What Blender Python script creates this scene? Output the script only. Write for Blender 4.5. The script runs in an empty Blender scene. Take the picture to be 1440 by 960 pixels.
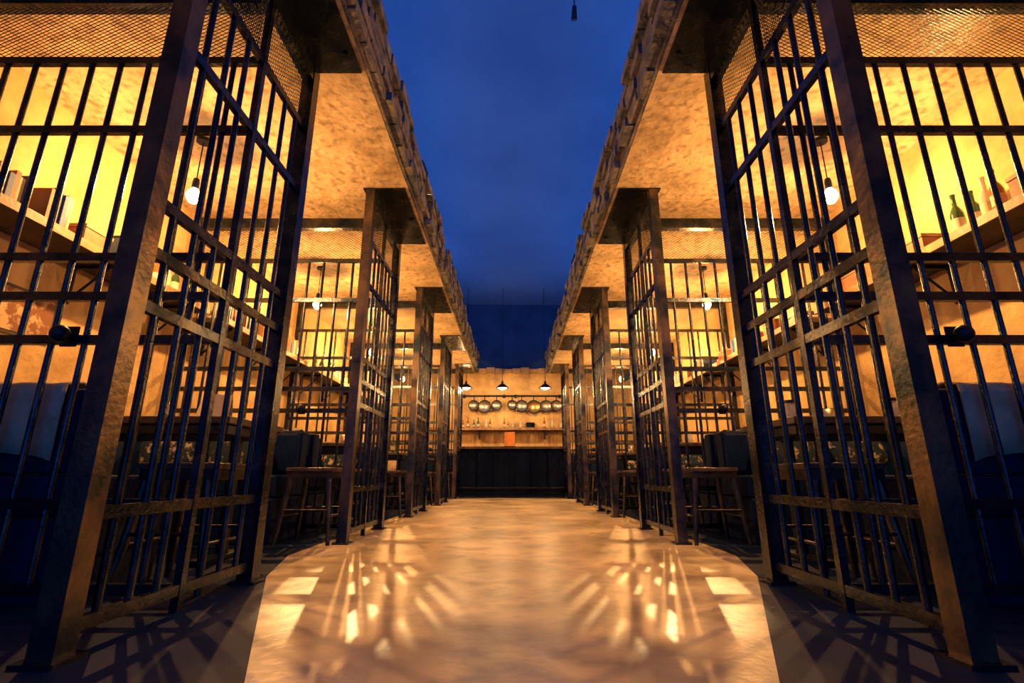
import bpy, math, random
from mathutils import Vector, Matrix, noise
random.seed(7)
scene=bpy.context.scene
R=random.uniform

# ---------------------------------------------------------------- materials
def mat_new(name):
    m=bpy.data.materials.new(name); m.use_nodes=True
    nt=m.node_tree; b=nt.nodes['Principled BSDF']; return m,nt,b
def noisy(name,c1,c2,scale=4,rough=.7,metal=0,bump=.2,bscale=30,detail=6,c3=None,scale2=25,rvar=0.0,lo=.35,hi=.65,spec=None):
    m,nt,b=mat_new(name); N=nt.nodes; L=nt.links
    tc=N.new('ShaderNodeTexCoord')
    n=N.new('ShaderNodeTexNoise'); n.inputs['Scale'].default_value=scale; n.inputs['Detail'].default_value=detail; n.inputs['Roughness'].default_value=.62
    L.new(tc.outputs['Object'],n.inputs['Vector'])
    r=N.new('ShaderNodeValToRGB'); r.color_ramp.elements[0].position=lo; r.color_ramp.elements[1].position=hi
    r.color_ramp.elements[0].color=(*c1,1); r.color_ramp.elements[1].color=(*c2,1)
    L.new(n.outputs['Fac'],r.inputs['Fac'])
    col=r.outputs['Color']
    if c3:
        n3=N.new('ShaderNodeTexNoise'); n3.inputs['Scale'].default_value=scale2; n3.inputs['Detail'].default_value=8
        L.new(tc.outputs['Object'],n3.inputs['Vector'])
        r3=N.new('ShaderNodeValToRGB'); r3.color_ramp.elements[0].position=.5; r3.color_ramp.elements[1].position=.68
        r3.color_ramp.elements[0].color=(0,0,0,1); r3.color_ramp.elements[1].color=(.8,.8,.8,1)
        L.new(n3.outputs['Fac'],r3.inputs['Fac'])
        mx=N.new('ShaderNodeMixRGB'); L.new(r3.outputs['Color'],mx.inputs['Fac']); L.new(col,mx.inputs['Color1']); mx.inputs['Color2'].default_value=(*c3,1)
        col=mx.outputs['Color']
    L.new(col,b.inputs['Base Color'])
    b.inputs['Roughness'].default_value=rough; b.inputs['Metallic'].default_value=metal
    if spec is not None: b.inputs['Specular IOR Level'].default_value=spec
    if rvar:
        mr=N.new('ShaderNodeMapRange'); mr.inputs['To Min'].default_value=rough-rvar; mr.inputs['To Max'].default_value=rough+rvar
        L.new(n.outputs['Fac'],mr.inputs['Value']); L.new(mr.outputs['Result'],b.inputs['Roughness'])
    if bump:
        nb=N.new('ShaderNodeTexNoise'); nb.inputs['Scale'].default_value=bscale; nb.inputs['Detail'].default_value=5
        L.new(tc.outputs['Object'],nb.inputs['Vector'])
        bp=N.new('ShaderNodeBump'); bp.inputs['Strength'].default_value=bump; bp.inputs['Distance'].default_value=.02
        L.new(nb.outputs['Fac'],bp.inputs['Height']); L.new(bp.outputs['Normal'],b.inputs['Normal'])
    return m
def emis(name,c,s):
    m,nt,b=mat_new(name); b.inputs['Base Color'].default_value=(*c,1)
    b.inputs['Emission Color'].default_value=(*c,1); b.inputs['Emission Strength'].default_value=s; return m

M_STEEL=noisy('worn_steel',(.008,.026,.06),(.08,.08,.085),scale=9,rough=.26,metal=.88,bump=.12,bscale=60,rvar=.1)
M_POST=noisy('worn_post_steel',(.02,.035,.055),(.17,.12,.08),scale=4,rough=.34,metal=.8,bump=.12,bscale=50,rvar=.12,lo=.4,hi=.62)
M_PLASTER=noisy('aged_plaster_wall',(.40,.26,.11),(.70,.49,.22),scale=2.2,rough=.85,bump=.4,bscale=18)
M_SOFFIT=noisy('stained_plaster_soffit',(.42,.31,.18),(.78,.60,.36),scale=2.6,rough=.9,bump=.7,bscale=14,c3=(.24,.17,.10),scale2=18)
M_FLOOR=noisy('polished_concrete',(.28,.23,.14),(.90,.76,.46),scale=2.0,rough=.34,bump=.1,bscale=22,rvar=.1,c3=(.18,.15,.10),scale2=4)
M_FLOOR_SHADE=noisy('shaded_booth_floor',(.0,.010,.05),(.003,.018,.07),scale=2.6,rough=.6,bump=.1,bscale=22,spec=.12)  # shade on the booth floor, put into the base colour
M_WALL_SHADE=noisy('shaded_lower_wall',(.0,.012,.065),(.003,.020,.085),scale=3,rough=.6,bump=.1,spec=.15)  # shade on the wall below table height, put into the colour
M_CEIL=noisy('blue_painted_ceiling',(.05,.145,.33),(.08,.195,.40),scale=.6,rough=.9,bump=.1)
M_BRICK=noisy('rough_fascia_brick',(.03,.055,.10),(.24,.21,.18),scale=8,rough=.9,bump=.7,bscale=30)
M_DARKWALL=noisy('dark_upper_wall',(.01,.05,.14),(.02,.08,.21),scale=2,rough=.9,bump=.2)
M_WOOD=noisy('dark_wood',(.02,.02,.025),(.09,.055,.035),scale=6,rough=.5,bump=.1,bscale=40)
M_WOODL=noisy('worn_wood',(.20,.11,.05),(.42,.25,.12),scale=8,rough=.5,bump=.1,bscale=40)
M_SEAT=noisy('dark_seat_wood',(.04,.03,.03),(.16,.10,.06),scale=8,rough=.3,bump=.1,bscale=40)
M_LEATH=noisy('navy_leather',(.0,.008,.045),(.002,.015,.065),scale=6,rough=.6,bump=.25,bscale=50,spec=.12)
M_CLOTH=noisy('cream_cloth',(.36,.29,.2),(.55,.45,.32),scale=10,rough=.95,bump=.3,bscale=120)
M_CLOTH2=noisy('dark_pattern_cloth',(.004,.02,.05),(.4,.32,.22),scale=18,rough=.95,bump=.3,bscale=120,lo=.54,hi=.6)
M_BLACK=noisy('black_metal',(.004,.012,.03),(.012,.02,.04),scale=10,rough=.45,metal=.5,bump=.05)
M_BULB=emis('glowing_bulb_glass',(1,.80,.45),70)
M_LAMPW=emis('lamp_glow_glass',(1,.93,.78),20)
M_BRASS=noisy('brass',(.4,.25,.08),(.6,.4,.15),scale=20,rough=.35,metal=.9,bump=.05)
M_GALV=noisy('galvanised_metal',(.25,.24,.23),(.5,.47,.42),scale=12,rough=.35,metal=.85,bump=.08)
M_DKMET=noisy('dark_stool_metal',(.03,.035,.045),(.12,.10,.08),scale=12,rough=.32,metal=.85,bump=.08)
M_COUNTER=noisy('counter_navy_panel',(.001,.004,.022),(.002,.008,.032),scale=3,rough=.8,bump=.15,spec=.08)
M_RED=noisy('red_box',(.25,.08,.03),(.38,.14,.06),scale=12,rough=.6,bump=.05)
M_ORANGE=noisy('orange_card',(.9,.30,.05),(.95,.42,.1),scale=14,rough=.6,bump=0)
M_BLUEB=noisy('blue_binding',(.03,.08,.2),(.06,.12,.3),scale=12,rough=.6,bump=.05)
M_PAPER=noisy('paper',(.5,.42,.28),(.65,.55,.38),scale=12,rough=.9,bump=.05)
M_PRINT=noisy('printed_poster',(.2,.08,.04),(.5,.36,.2),scale=14,rough=.7,bump=0,lo=.46,hi=.54)
def glass(name,c):
    m,nt,b=mat_new(name); b.inputs['Base Color'].default_value=(*c,1); b.inputs['Roughness'].default_value=.1
    b.inputs['Transmission Weight'].default_value=.5; return m
M_GREEN=glass('green_glass',(.05,.12,.05)); M_AMBER=glass('amber_glass',(.4,.16,.03)); M_CLEAR=glass('clear_glass',(.7,.7,.65))

# ---------------------------------------------------------------- builder
class B:
    def __init__(s,name): s.n=name; s.v=[]; s.f=[]; s.m=[]; s.mats=[]; s.sm=[]
    def mi(s,m):
        if m not in s.mats: s.mats.append(m)
        return s.mats.index(m)
    def add(s,vs,fs,m,smooth=False,mtx=None):
        o=len(s.v); k=s.mi(m)
        for v in vs: s.v.append(tuple(mtx@Vector(v)) if mtx else tuple(v))
        for f in fs: s.f.append([i+o for i in f]); s.m.append(k); s.sm.append(smooth)
    def box(s,x0,x1,y0,y1,z0,z1,m,mtx=None):
        if x0>x1:x0,x1=x1,x0
        if y0>y1:y0,y1=y1,y0
        vs=[(x,y,z) for z in(z0,z1) for y in(y0,y1) for x in(x0,x1)]
        s.add(vs,[(0,2,3,1),(4,5,7,6),(0,1,5,4),(2,6,7,3),(0,4,6,2),(1,3,7,5)],m,False,mtx)
    def cyl(s,p,q,r,m,seg=10,r2=None,smooth=True):
        p=Vector(p);q=Vector(q); r2=r if r2 is None else r2
        d=(q-p).normalized(); a=d.orthogonal().normalized(); b=d.cross(a)
        vs=[];fs=[]
        for i in range(seg):
            t=2*math.pi*i/seg; e=a*math.cos(t)+b*math.sin(t)
            vs.append(p+e*r); vs.append(q+e*r2)
        for i in range(seg):
            j=(i+1)%seg; fs.append((2*i,2*j,2*j+1,2*i+1))
        s.add(vs,fs,m,smooth)
        s.add([vs[2*i] for i in range(seg)],[tuple(range(seg))[::-1]],m)
        s.add([vs[2*i+1] for i in range(seg)],[tuple(range(seg))],m)
    def lathe(s,c,prof,m,seg=16,mtx=None):
        vs=[];fs=[];n=len(prof)
        for i in range(seg):
            t=2*math.pi*i/seg
            for r,z in prof: vs.append((c[0]+r*math.cos(t),c[1]+r*math.sin(t),c[2]+z))
        for i in range(seg):
            j=(i+1)%seg
            for k in range(n-1): fs.append((i*n+k,j*n+k,j*n+k+1,i*n+k+1))
        s.add(vs,fs,m,True,mtx)
    def puff(s,c,sx,sy,sz,m,mtx=None,e=.45):
        vs=[];fs=[];U=18;V=10
        def sp(w,p): return math.copysign(abs(w)**p,w)
        for j in range(V+1):
            ph=-math.pi/2+math.pi*j/V
            for i in range(U):
                th=2*math.pi*i/U
                x=sx*sp(math.cos(ph),e)*sp(math.cos(th),e); z=sz*sp(math.cos(ph),e)*sp(math.sin(th),e); y=sy*sp(math.sin(ph),1.0)
                vs.append((c[0]+x,c[1]+y,c[2]+z))
        for j in range(V):
            for i in range(U):
                k=(i+1)%U; fs.append((j*U+i,j*U+k,(j+1)*U+k,(j+1)*U+i))
        s.add(vs,fs,m,True,mtx)
    def done(s,bevel=0):
        me=bpy.data.meshes.new(s.n); me.from_pydata(s.v,[],s.f)
        for m in s.mats: me.materials.append(m)
        for p,k,sm in zip(me.polygons,s.m,s.sm): p.material_index=k; p.use_smooth=sm
        me.update()
        ob=bpy.data.objects.new(s.n,me); scene.collection.objects.link(ob)
        if bevel:
            md=ob.modifiers.new('bevel','BEVEL'); md.width=bevel; md.segments=2; md.limit_method='ANGLE'
        return ob

XP=1.15; XW=2.85; ZT=2.71; TS=[1.87,4.07,6.27,8.47,10.67]; XS=.83
YB=12.4; ZC=4.8; YF=-2.6; BH=.78; ZR=2.29
RAILS=[.07,.35,.96,1.14,1.31,1.92,ZR]

# ---------------------------------------------------------------- shell
# floor: pale polished concrete aisle; booth and near-corner shade painted in as darker floor
b=B('floor')
ys=[YF,.2,1.27,2.48,3.1,YB+.2]; hw=[.36,.36,.60,1.13,1.30,1.30]  # taper follows the edge of the painted near-corner shadow
for i in range(len(ys)-1):
    y0,y1,a0,a1=ys[i],ys[i+1],hw[i],hw[i+1]
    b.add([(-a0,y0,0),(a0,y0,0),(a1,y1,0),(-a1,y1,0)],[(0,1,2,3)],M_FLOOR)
    b.add([(a0,y0,0),(3.05,y0,0),(3.05,y1,0),(a1,y1,0)],[(0,1,2,3)],M_FLOOR_SHADE)
    b.add([(-3.05,y0,0),(-a0,y0,0),(-a1,y1,0),(-3.05,y1,0)],[(0,1,2,3)],M_FLOOR_SHADE)
b.box(-3.05,3.05,YF,YB+.2,-.12,-.02,M_FLOOR_SHADE)
b.done()
for side,sg in (('left',-1),('right',1)):
    b=B('wall_'+side); b.box(sg*XW,sg*(XW+.2),YF,YB+.2,0,.74,M_WALL_SHADE); b.box(sg*XW,sg*(XW+.2),YF,YB+.2,.74,ZT,M_PLASTER); b.box(sg*XW,sg*(XW+.2),YF,YB+.2,ZT,ZC,M_DARKWALL); b.done()  # bottom band is painted shade, plaster above
b=B('wall_back'); b.box(-XW,XW,YB,YB+.2,0,2.95,M_PLASTER); b.box(-XW,XW,YB,YB+.2,2.95,ZC,M_DARKWALL); b.done()
b=B('ceiling'); b.box(-XW-.2,XW+.2,YF,YB+.2,ZC,ZC+.1,M_CEIL); b.done()

for side,sg in (('left',-1),('right',1)):
    b=B('ceiling_booths_'+side)
    b.box(sg*(XS+.02),sg*XW,YF,11.15,ZT,3.08,M_SOFFIT); b.done()
    b=B('trim_fascia_'+side)
    rows=5; h=.4/rows
    for r in range(rows):
        y=YF+(.11 if r%2 else 0)
        while y<11.1:
            L=.215+R(-.02,.02)
            if R(0,1)>.06:
                pr=R(0,.045)+(.02 if r in(0,4) else 0)
                z0=ZT+r*h+.004; 
                b.box(sg*(XS+.019),sg*(XS-.015-pr),y,min(y+L,11.12),z0+(R(-.0,.015) if r==0 else 0),z0+h-.008+(R(-.01,.02) if r==4 else 0),M_BRICK)
            y+=L+.012
    b.box(sg*(XS+.019),sg*(XS+.0),YF,11.12,ZT+.002,3.09,M_BRICK)
    b.done()

# ---------------------------------------------------------------- bar partitions
def mesh_panel(b,a0,a1,z0,z1,place,m):
    W=a1-a0;H=z1-z0; px=.036; slope=.62
    dx=H/slope
    for sgn in(1,-1):
        s=-dx
        while s<W:
            t0=max(0,-s/dx); t1=min(1,(W-s)/dx)
            if t1>t0+.02:
                A=(s+t0*dx,t0*H);C=(s+t1*dx,t1*H)
                if sgn<0: A=(W-A[0],A[1]);C=(W-C[0],C[1])
                b.cyl(place(a0+A[0],z0+A[1],sgn*.0015),place(a0+C[0],z0+C[1],sgn*.0015),.0019,m,seg=3,smooth=False)
            s+=px
def partition(sg,yc):
    b=B('prison_bar_partition')
    y0=yc-.475;y1=yc+.475; hp=.034
    for yy,m in((y0,M_POST),(y1,M_STEEL)):
        b.box(sg*(XP-hp),sg*(XP+hp),yy-hp,yy+hp,0.0,ZT-.014,m)
        b.box(sg*(XP-.055),sg*(XP+.055),yy-.055,yy+.055,0,.012,M_STEEL)
    # added dark plate standing in for the header's shadow on the soffit
    b.box(sg*.87,sg*(XP+.06),y0-.03,y1+.02,ZT-.013,ZT-.002,M_STEEL)
    for yy in(y0+.12,yc,y1-.12):
        b.cyl((sg*.92,yy,ZT-.013),(sg*.92,yy,ZT-.022),.014,M_STEEL,6)
    b.box(sg*(XP-.014),sg*(XP+.014),yc-.014,yc+.014,0,ZT-.014,M_STEEL)
    b.box(sg*(XW-.05),sg*(XW-.002),yc-.026,yc+.026,0,ZT-.002,M_STEEL)
    for z in RAILS:
        b.box(sg*(XP-.012),sg*(XP+.012),y0+hp,y1-hp,z-.018,z+.018,M_STEEL)
        b.box(sg*(XP+.014),sg*(XW-.05),yc-.012,yc+.012,z-.018,z+.018,M_STEEL)
    b.box(sg*(XP-.03),sg*(XP+.03),y0+hp,y1-hp,2.60,ZT-.014,M_STEEL)
    b.box(sg*(XP+.03),sg*(XW-.05),yc-.03,yc+.03,2.60,ZT-.014,M_STEEL)
    n=8
    for i in range(1,n):
        y=y0+(y1-y0)*i/n
        if abs(y-yc)<.03: continue
        b.cyl((sg*XP,y,.05),(sg*XP,y,ZR),.0115,M_STEEL)
    x=XP+.13
    while x<XW-.08:
        b.cyl((sg*x,yc,.05),(sg*x,yc,ZR),.0115,M_STEEL); x+=.13
    mesh_panel(b,y0+hp,y1-hp,ZR+.02,2.60,lambda a,z,o:(sg*(XP+o),a,z),M_STEEL)
    mesh_panel(b,XP+.03,XW-.05,ZR+.02,2.60,lambda a,z,o:(sg*a,yc+o,z),M_STEEL)
    kx=XP+.57
    b.box(sg*(kx-.03),sg*(kx+.03),yc-.02,yc-.012,.93,1.01,M_BLACK)
    b.cyl((sg*kx,yc-.02,.97),(sg*kx,yc-.05,.97),.012,M_BLACK)
    b.puff((sg*kx,yc-.06,.97),.034,.03,.034,M_BLACK,e=1)
    return b.done()
for yc in TS:
    for sg in(-1,1): partition(sg,yc)

# ---------------------------------------------------------------- hanging bulbs
def bulb(x,y,z,power):
    b=B('hanging_bulb')
    b.cyl((x,y,ZT-.025),(x,y,ZT-.001),.045,M_BLACK,seg=16)
    b.cyl((x,y,z+.10),(x,y,ZT-.02),.004,M_BLACK,seg=6)
    b.lathe((x,y,z+.04),[(.0,.08),(.018,.078),(.022,.05),(.022,.01),(.018,0),(0,0)],M_BLACK)
    b.lathe((x,y,z),[(.0,-.065),(.022,-.06),(.040,-.036),(.045,-.01),(.036,.018),(.02,.04),(.0,.042)],M_BULB)
    ob=b.done()
    l=bpy.data.lights.new('bulb_light','POINT'); l.energy=power; l.color=(1,.45,.12); l.shadow_soft_size=.015
    lo=bpy.data.objects.new('bulb_light',l); lo.location=(x,y,z-.085); scene.collection.objects.link(lo); lo.parent=ob
for i in range(4):
    yb=(TS[i]+TS[i+1])/2
    for sg in(-1,1): bulb(sg*2.15,yb,2.28,122)

# ---------------------------------------------------------------- booth furniture
def bench(sg,yc,d,back=True):
    b=B('booth_bench'); x0,x1=1.62,XW-.06
    ya=yc+d*.06
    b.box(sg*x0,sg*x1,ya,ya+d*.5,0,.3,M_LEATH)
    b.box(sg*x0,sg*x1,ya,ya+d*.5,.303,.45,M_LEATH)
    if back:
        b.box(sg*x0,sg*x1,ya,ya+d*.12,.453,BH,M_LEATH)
        n=4
        for i in range(n):
            xa=x0+(x1-x0)*i/n; xb=x0+(x1-x0)*(i+1)/n
            b.box(sg*(xa+.01),sg*(xb-.01),ya+d*.12,ya+d*.16,.47,BH-.02,M_LEATH)
    return b.done(.015)
def pillow(sg,x,y,z,tilt,m,s=.2):
    b=B('throw_pillow')
    mt=Matrix.Translation((sg*x,y,z))@Matrix.Rotation(tilt,4,'X')@Matrix.Rotation(R(-.3,.3),4,'Y')
    b.puff((0,0,0),s,.065,s*.9,m,mt,e=.5); return b.done()
def blanket(sg,x,w,yc,d,m):
    b=B('folded_blanket'); ya=yc+d*.06; o=BH-.90
    NX=16; prof=[(-.012,.62),(-.014,.75),(-.014,.88),(-.008,.915),(.06,.93),(.125,.918),(.175,.9),(.18,.8),(.182,.72),(.185,.66)]
    vs=[];fs=[]
    for i in range(NX+1):
        t=i/NX
        for k,(u,z) in enumerate(prof):
            w1=.006*math.sin(t*19+k*.4)
            zz=z+o+w1*.6+(.03*math.sin(t*5) if k in(0,9) else 0)
            vs.append((sg*(x+w*t),ya+d*(u+(abs(w1) if k>4 else -abs(w1)*.6)),zz))
    n=len(prof)
    for i in range(NX):
        for k in range(n-1): fs.append((i*n+k,i*n+k+1,(i+1)*n+k+1,(i+1)*n+k))
    b.add(vs,fs,m,True); ob=b.done()
    md=ob.modifiers.new('thick','SOLIDIFY'); md.thickness=.008; md.offset=0
    return ob
def stool(x,y):
    b=B('metal_stool'); s=.16; h=.5
    b.box(x-s,x+s,y-s,y+s,h-.025,h,M_SEAT)
    b.box(x-s+.005,x+s-.005,y-s+.005,y+s-.005,h-.07,h-.026,M_DKMET)
    for a in(-1,1):
        for c in(-1,1):
            b.cyl((x+a*(s-.03),y+c*(s-.03),h-.05),(x+a*(s+.02),y+c*(s+.02),0),.024,M_DKMET,r2=.014)
    for a in(-1,1):
        b.cyl((x+a*(s+.005),y-s,.18),(x+a*(s+.005),y+s,.18),.008,M_DKMET)
        b.cyl((x-s,y+a*(s+.005),.22),(x+s,y+a*(s+.005),.22),.008,M_DKMET)
    return b.done(.006)
def table(sg,y):
    b=B('booth_table'); x0,x1=1.5,XW-.03; w=.32
    b.box(sg*x0,sg*x1,y-w,y+w,.715,.755,M_WOOD)
    b.box(sg*(x0+.02),sg*(x1-.02),y-w+.03,y+w-.03,.66,.713,M_BLACK)
    for xx in(x0+.12,x1-.12):
        b.cyl((sg*xx,y,.02),(sg*xx,y,.67),.032,M_BLACK,seg=14)
        b.box(sg*(xx-.04),sg*(xx+.04),y-.26,y+.26,0,.03,M_BLACK)
    return b.done(.006)
def bottle(b,x,y,z,s,m):
    b.lathe((x,y,z),[(0,0),(.033*s,0),(.036*s,.02*s),(.036*s,.15*s),(.028*s,.18*s),(.013*s,.21*s),(.012*s,.27*s),(.015*s,.275*s),(.015*s,.29*s),(0,.29*s)],m,12)
    b.lathe((x,y,z),[(.0368*s,.05*s),(.0368*s,.12*s)],M_PAPER,12)
def tableware(sg,y):
    x=1.7
    while x<2.65:
        k=random.choice(['bottle','mug','plate','jar','menu'])
        yy=y+R(-.18,.18); xx=sg*x
        if k=='bottle': b=B('sauce_bottle'); bottle(b,xx,yy,.756,R(.7,.95),random.choice([M_GREEN,M_AMBER])); b.done()
        elif k=='mug':
            b=B('tin_mug'); b.lathe((xx,yy,.756),[(0,0),(.038,0),(.04,.004),(.042,.09),(.04,.09),(.037,.006),(0,.006)],M_GALV)
            pr=None
            for i in range(9):
                t=-math.pi/2+math.pi*i/8; p=(xx+.040+.026*math.cos(t),yy,.803+.028*math.sin(t))
                if pr: b.cyl(pr,p,.004,M_GALV,6)
                pr=p
            b.done()
        elif k=='plate':
            b=B('tin_plate'); b.lathe((xx,yy,.756),[(0,0),(.07,0),(.11,.014),(.112,.016),(.108,.018),(.07,.005),(0,.005)],M_GALV,24); b.done()
        elif k=='jar':
            b=B('glass_jar'); b.lathe((xx,yy,.756),[(0,0),(.035,0),(.04,.01),(.04,.09),(.03,.105),(.03,.12)],M_CLEAR); b.cyl((xx,yy,.873),(xx,yy,.892),.033,M_BLACK,16); b.done()
        else:
            b=B('menu_card')
            mt=Matrix.Translation((xx,yy,.756))@Matrix.Rotation(R(-.5,.5),4,'Z')
            b.add([(-.06,-.04,0),(.06,-.04,0),(.06,0,.15),(-.06,0,.15),(-.06,.04,0),(.06,.04,0)],[(0,1,2,3),(3,2,5,4)],M_PAPER,False,mt)
            ob=b.done(); md=ob.modifiers.new('t','SOLIDIFY'); md.thickness=.002
        x+=R(.17,.28)
def shelf(sg,ya,yb):
    b=B('wall_shelf'); xa=XW-.3
    b.box(sg*xa,sg*(XW-.002),ya,yb,1.76,1.80,M_WOOD); b.box(sg*(xa-.012),sg*(xa-.001),ya,yb,1.755,1.805,M_WOODL)
    for y in(ya+.2,(ya+yb)/2,yb-.2):
        b.box(sg*(XW-.26),sg*(XW-.002),y-.012,y+.012,1.735,1.759,M_BLACK)
        b.box(sg*(XW-.026),sg*(XW-.002),y-.012,y+.012,1.5,1.735,M_BLACK)
        b.cyl((sg*(XW-.24),y,1.74),(sg*(XW-.02),y,1.52),.008,M_BLACK)
    b.done()
    y=ya+.08
    while y<yb-.3:
        k=random.choice(['books','box','bottles','crate','books'])
        if k=='books':
            b=B('row_of_books'); n=random.randint(5,9)
            for i in range(n):
                w=R(.018,.035);hh=R(.15,.23)
                b.box(sg*(XW-.29+R(0,.02)),sg*(XW-.1),y,y+w,1.801,1.801+hh,random.choice([M_RED,M_BLUEB,M_PAPER,M_WOODL,M_BLACK])); y+=w+.001
            b.done(.002)
        elif k=='box':
            b=B('cardboard_box'); w=R(.16,.26); hh=R(.09,.15)
            b.box(sg*(XW-.28),sg*(XW-.06),y,y+w,1.801,1.801+hh,M_RED); b.box(sg*(XW-.285),sg*(XW-.055),y-.004,y+w+.004,1.801+hh,1.825+hh,M_WOODL); b.done(.003); y+=w
        elif k=='crate':
            b=B('wooden_crate'); w=.26
            for z in(0,.05): 
                b.box(sg*(XW-.28),sg*(XW-.27),y,y+w,1.803+z,1.84+z,M_WOODL); b.box(sg*(XW-.06),sg*(XW-.05),y,y+w,1.803+z,1.84+z,M_WOODL)
                b.box(sg*(XW-.27),sg*(XW-.06),y,y+.01,1.803+z,1.84+z,M_WOODL); b.box(sg*(XW-.27),sg*(XW-.06),y+w-.01,y+w,1.803+z,1.84+z,M_WOODL)
            for (dx,dy) in((.27,.0),(.07,.0),(.27,w-.02),(.07,w-.02)): b.box(sg*(XW-dx),sg*(XW-dx+.015),y+dy+.01,y+dy+.02,1.801,1.9,M_WOODL)
            b.box(sg*(XW-.27),sg*(XW-.06),y+.01,y+w-.01,1.801,1.81,M_WOODL)
            b.done(); y+=w
        else:
            for i in range(random.randint(2,4)):
                y+=.045; b=B('glass_bottle'); bottle(b,sg*(XW-.2+R(-.03,.03)),y,1.801,R(.75,1.0),random.choice([M_GREEN,M_AMBER,M_CLEAR])); b.done(); y+=.045
        y+=R(.06,.2)
def poster(sg,y,z,w,h):
    b=B('wall_poster'); b.box(sg*(XW-.012),sg*(XW-.002),y-w/2,y+w/2,z-h/2,z+h/2,M_WOOD); b.box(sg*(XW-.015),sg*(XW-.0125),y-w/2+.02,y+w/2-.02,z-h/2+.02,z+h/2-.02,M_PRINT); b.done()

for k,yc in enumerate(TS):
    for sg in(-1,1):
        if k>0: bench(sg,yc,-1)
        if k<4:
            bench(sg,yc,1)
            yb=yc+1.1
            table(sg,yb); tableware(sg,yb); shelf(sg,yc+.12,yc+2.08)
            blanket(sg,1.72+R(0,.06),R(.35,.5),yc,1,M_CLOTH if k==0 else M_CLOTH2)
            pillow(sg,2.42,yc+.38,.655,.25,M_CLOTH,.22)
            pillow(sg,2.0,TS[k+1]-.38,.64,-.25,random.choice([M_CLOTH,M_CLOTH2,M_CLOTH2]))
            pillow(sg,2.5,TS[k+1]-.38,.64,-.25,random.choice([M_CLOTH,M_CLOTH2]))
            stool(sg*1.40,TS[k+1]-.38)
            stool(sg*1.40,yc+.42)
poster(-1,2.75,1.36,.36,.28)

# ---------------------------------------------------------------- bar at the far end
YC=10.62
b=B('bar_counter'); w=1.08
b.box(-w,w,YC,YC+.5,0.06,.98,M_COUNTER); b.box(-w,w,YC+.05,YC+.5,0,.06,M_BLACK); b.box(-w-.01,w+.01,YC-.06,YC+.55,.98,1.03,M_WOOD)
for i in range(7):
    x=-w+.05+i*(2*w-.1)/6
    b.box(x-.03,x+.03,YC-.014,YC,.1,.95,M_COUNTER)
b.box(-w,w,YC-.014,YC,.06,.12,M_COUNTER); b.box(-w,w,YC-.014,YC,.92,.97,M_COUNTER)
b.cyl((-w,YC-.1,.2),(w,YC-.1,.2),.018,M_BLACK)
for x in(-.9,0,.9): b.cyl((x,YC-.1,.2),(x,YC,.2),.012,M_BLACK)
b.done(.004)
b=B('menu_stand'); b.box(-.16,.06,YC+.1,YC+.115,1.04,1.34,M_ORANGE); b.box(-.17,.07,YC+.06,YC+.16,1.031,1.045,M_WOOD); b.done()
b=B('back_bar_shelf'); b.box(-2.0,2.0,YB-.32,YB-.002,1.50,1.55,M_WOOD); b.box(-2.0,2.0,YB-.332,YB-.321,1.5,1.56,M_WOODL)
for x in(-1.6,-.8,0,.8,1.6): b.box(x-.015,x+.015,YB-.28,YB-.002,1.3,1.5,M_BLACK)
b.done()
b=B('back_bar_cabinet'); b.box(-2.0,2.0,YB-.5,YB-.002,.05,.95,M_WOOD); b.box(-2.03,2.03,YB-.55,YB-.002,.951,1.0,M_WOODL)
for i in range(6): b.box(-1.95+i*.66,-1.95+i*.66+.6,YB-.515,YB-.5,.1,.9,M_COUNTER); b.cyl((-1.4+i*.66,YB-.53,.5),(-1.4+i*.66,YB-.515,.5),.02,M_BRASS)
b.box(-1.95,1.95,YB-.45,YB-.01,0,.05,M_BLACK)
b.done()
x=-1.2
while x<1.3:
    if not(-.35<x<-.28) and not(.22<x<.68):
        b=B('liquor_bottle'); bottle(b,x,YB-.17,1.551,R(.6,1.0),random.choice([M_GREEN,M_AMBER,M_CLEAR,M_AMBER])); b.done()
    x+=R(.09,.22)
b=B('cooking_pot'); b.lathe((.45,YB-.17,1.551),[(0,0),(.1,0),(.11,.02),(.11,.13),(.115,.135),(.105,.135),(.1,.03),(0,.03)],M_BLACK,20)
for s in(-1,1): b.cyl((.45+s*.11,YB-.17,1.651),(.45+s*.15,YB-.17,1.651),.008,M_BLACK)
b.done()
b=B('hanging_pan_rack'); zr=2.36
b.cyl((-1.35,YB-.12,zr),(1.35,YB-.12,zr),.02,M_BLACK)
for x in(-1.2,-.2,.1,1.2):
    b.cyl((x,YB-.12,zr),(x,YB-.002,zr),.012,M_BLACK); b.cyl((x,YB-.014,zr),(x,YB-.002,zr),.05,M_BLACK,16)
def pan(x,r,m):
    zc=zr-.12-r
    mt=Matrix.Translation((x,YB-.12,zc))@Matrix.Rotation(math.radians(90),4,'X')
    b.lathe((0,0,0),[(0,-.02),(r*.8,-.02),(r,.03),(r+.006,.03),(r*.82,-.026),(0,-.026)],m,28,mt)
    b.lathe((0,0,0),[(r*.9,.02),(r,.042),(r+.012,.03),(r*.92,.0)],M_BLACK,28,mt)
    b.box(x-.012,x+.012,YB-.126,YB-.118,zc+r*.9,zr-.02,M_BLACK)
for x,r in((-.95,.12),(-.68,.15),(-.38,.12),(.0,.11),(.24,.14),(.54,.16),(.84,.14),(1.1,.13)): pan(x,r,M_GALV if x!=.54 else M_BRASS)
for x in(-.81,-.52,.12,.39,.7,.97):
    b.cyl((x,YB-.12,zr-.02),(x,YB-.12,zr-.3),.006,M_GALV,6); b.lathe((x,YB-.12,zr-.34),[(0,-.03),(.03,-.02),(.04,.01),(.036,.01),(0,-.022)],M_GALV,12)
b.done()
b=B('trim_bar_lintel'); 
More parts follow.
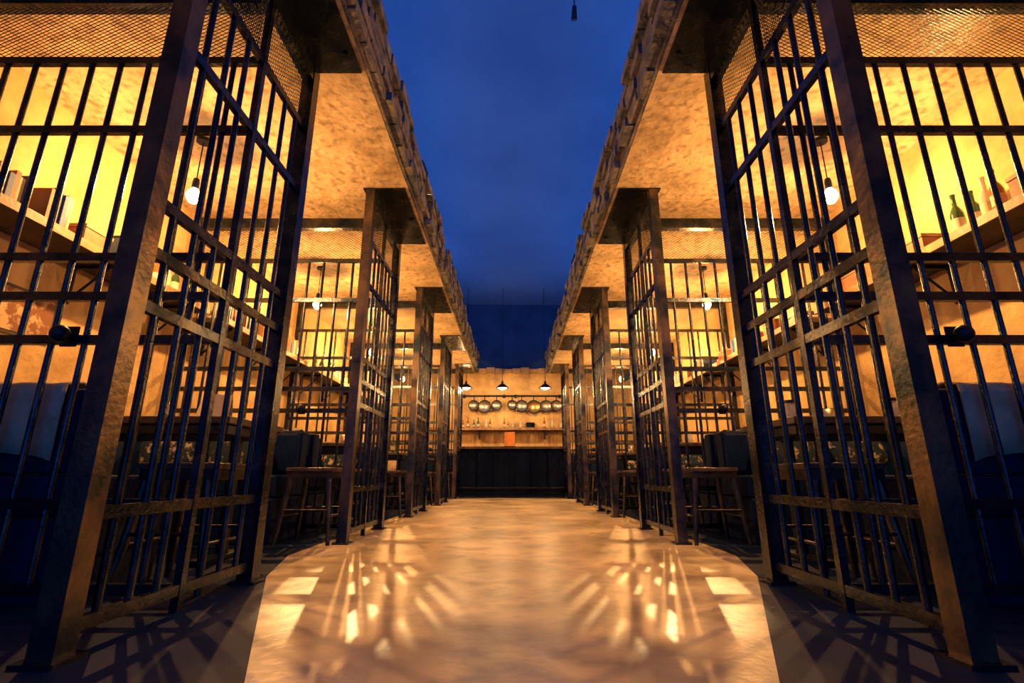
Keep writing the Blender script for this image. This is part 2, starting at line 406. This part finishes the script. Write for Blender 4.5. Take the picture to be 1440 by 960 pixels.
for i in range(26):
    x=-2.8+i*.216; b.box(x,x+.205,YB-.14-R(0,.04),YB-.002,2.93+R(0,.03),3.05+R(-.02,.03),M_PLASTER)
b.done()
def pend(x):
    y=11.2; z=2.36
    b=B('pendant_lamp'); b.cyl((x,y,z+.14),(x,y,ZC-.002),.006,M_BLACK,6); b.cyl((x,y,z+.10),(x,y,z+.17),.025,M_BLACK)
    b.lathe((x,y,z),[(.02,.11),(.05,.10),(.14,.02),(.15,0),(.145,0),(.135,.018),(.045,.09),(.02,.1)],M_BLACK,24)
    b.lathe((x,y,z+.02),[(0,-.05),(.05,-.04),(.105,-.01),(.05,.04),(0,.05)],M_LAMPW)
    ob=b.done()
    l=bpy.data.lights.new('pendant_light','POINT'); l.energy=40; l.color=(1,.54,.19); l.shadow_soft_size=.03
    lo=bpy.data.objects.new('pendant_light',l); lo.location=(x,y,z-.07); scene.collection.objects.link(lo); lo.parent=ob
for x in(-1.05,-.22,.76): pend(x)
# ---------------------------------------------------------------- spotlights
def spot(x,y,tx,ty,e,ang,z=3.26,off=.1,zb=3.081,blend=.8,rad=.03):
    b=B('added_spotlight')  # lamp added for its light on the floor
    xo=x+math.copysign(off,x); zm=z-.06 if z>zb else z+.02
    b.cyl((xo,y,zb),(xo,y,zm),.012,M_BLACK)
    p=Vector((x,y,z)); d=(Vector((tx,ty,0))-p).normalized()
    b.cyl(p-d*.14,p,.035,M_BLACK,14,r2=.05); b.cyl((xo,y,zm),p-d*.1,.01,M_BLACK)
    ob=b.done()
    l=bpy.data.lights.new('spot_beam','SPOT'); l.energy=e; l.color=(1,.62,.25); l.spot_size=math.radians(ang); l.spot_blend=blend; l.shadow_soft_size=rad
    lo=bpy.data.objects.new('spot_beam',l); lo.location=p+d*.02; lo.rotation_euler=d.to_track_quat('-Z','Y').to_euler(); scene.collection.objects.link(lo); lo.parent=ob
for y,e,a in((1.9,125,28),(4.2,180,36),(6.3,190,36),(8.5,190,36)):
    for sg in(-1,1): spot(sg*.86,y,-sg*.0,y-.2,e,a)  # unseen aisle spots, added to brighten the floor
for sg in(-1,1): spot(sg*1.85,5.98,sg*.62,2.25,1200,10.5,z=2.55,off=.03,zb=ZT-.001,blend=.6,rad=.01)  # spots added to throw streaks through the bars
b=B('ceiling_spot_fitting'); b.cyl((.575,3.6,ZC-.001),(.575,3.6,4.6),.006,M_BLACK,8); b.cyl((.575,3.6,4.62),(.575,3.65,4.52),.02,M_BLACK,14,r2=.028); b.done()

# ---------------------------------------------------------------- lights
def area(name,loc,rot,sx,sy,e,c):
    l=bpy.data.lights.new(name,'AREA'); l.shape='RECTANGLE'; l.size=sx; l.size_y=sy; l.energy=e; l.color=c
    o=bpy.data.objects.new(name,l); o.location=loc; o.rotation_euler=rot; scene.collection.objects.link(o)
for sg in(-1,1):
    area('blue_ceiling_fill',(sg*1.7,4.9,3.12),(math.pi,sg*-.5 ,0),.15,12.4,88,(.13,.37,1))  # hidden fill added to turn ceiling and shadows blue
w=bpy.data.worlds.new('night'); scene.world=w; w.use_nodes=True
w.node_tree.nodes['Background'].inputs[0].default_value=(.01,.12,.5,1); w.node_tree.nodes['Background'].inputs[1].default_value=1.9

# ---------------------------------------------------------------- camera
cam=bpy.data.cameras.new('camera'); cam.lens=17.4; cam.sensor_width=36; cam.clip_start=.02
co=bpy.data.objects.new('camera',cam); co.location=(0,0,.45); co.rotation_euler=(math.radians(90+15.1),0,0)
scene.collection.objects.link(co); scene.camera=co
scene.view_settings.view_transform='Standard'
scene.view_settings.exposure=0
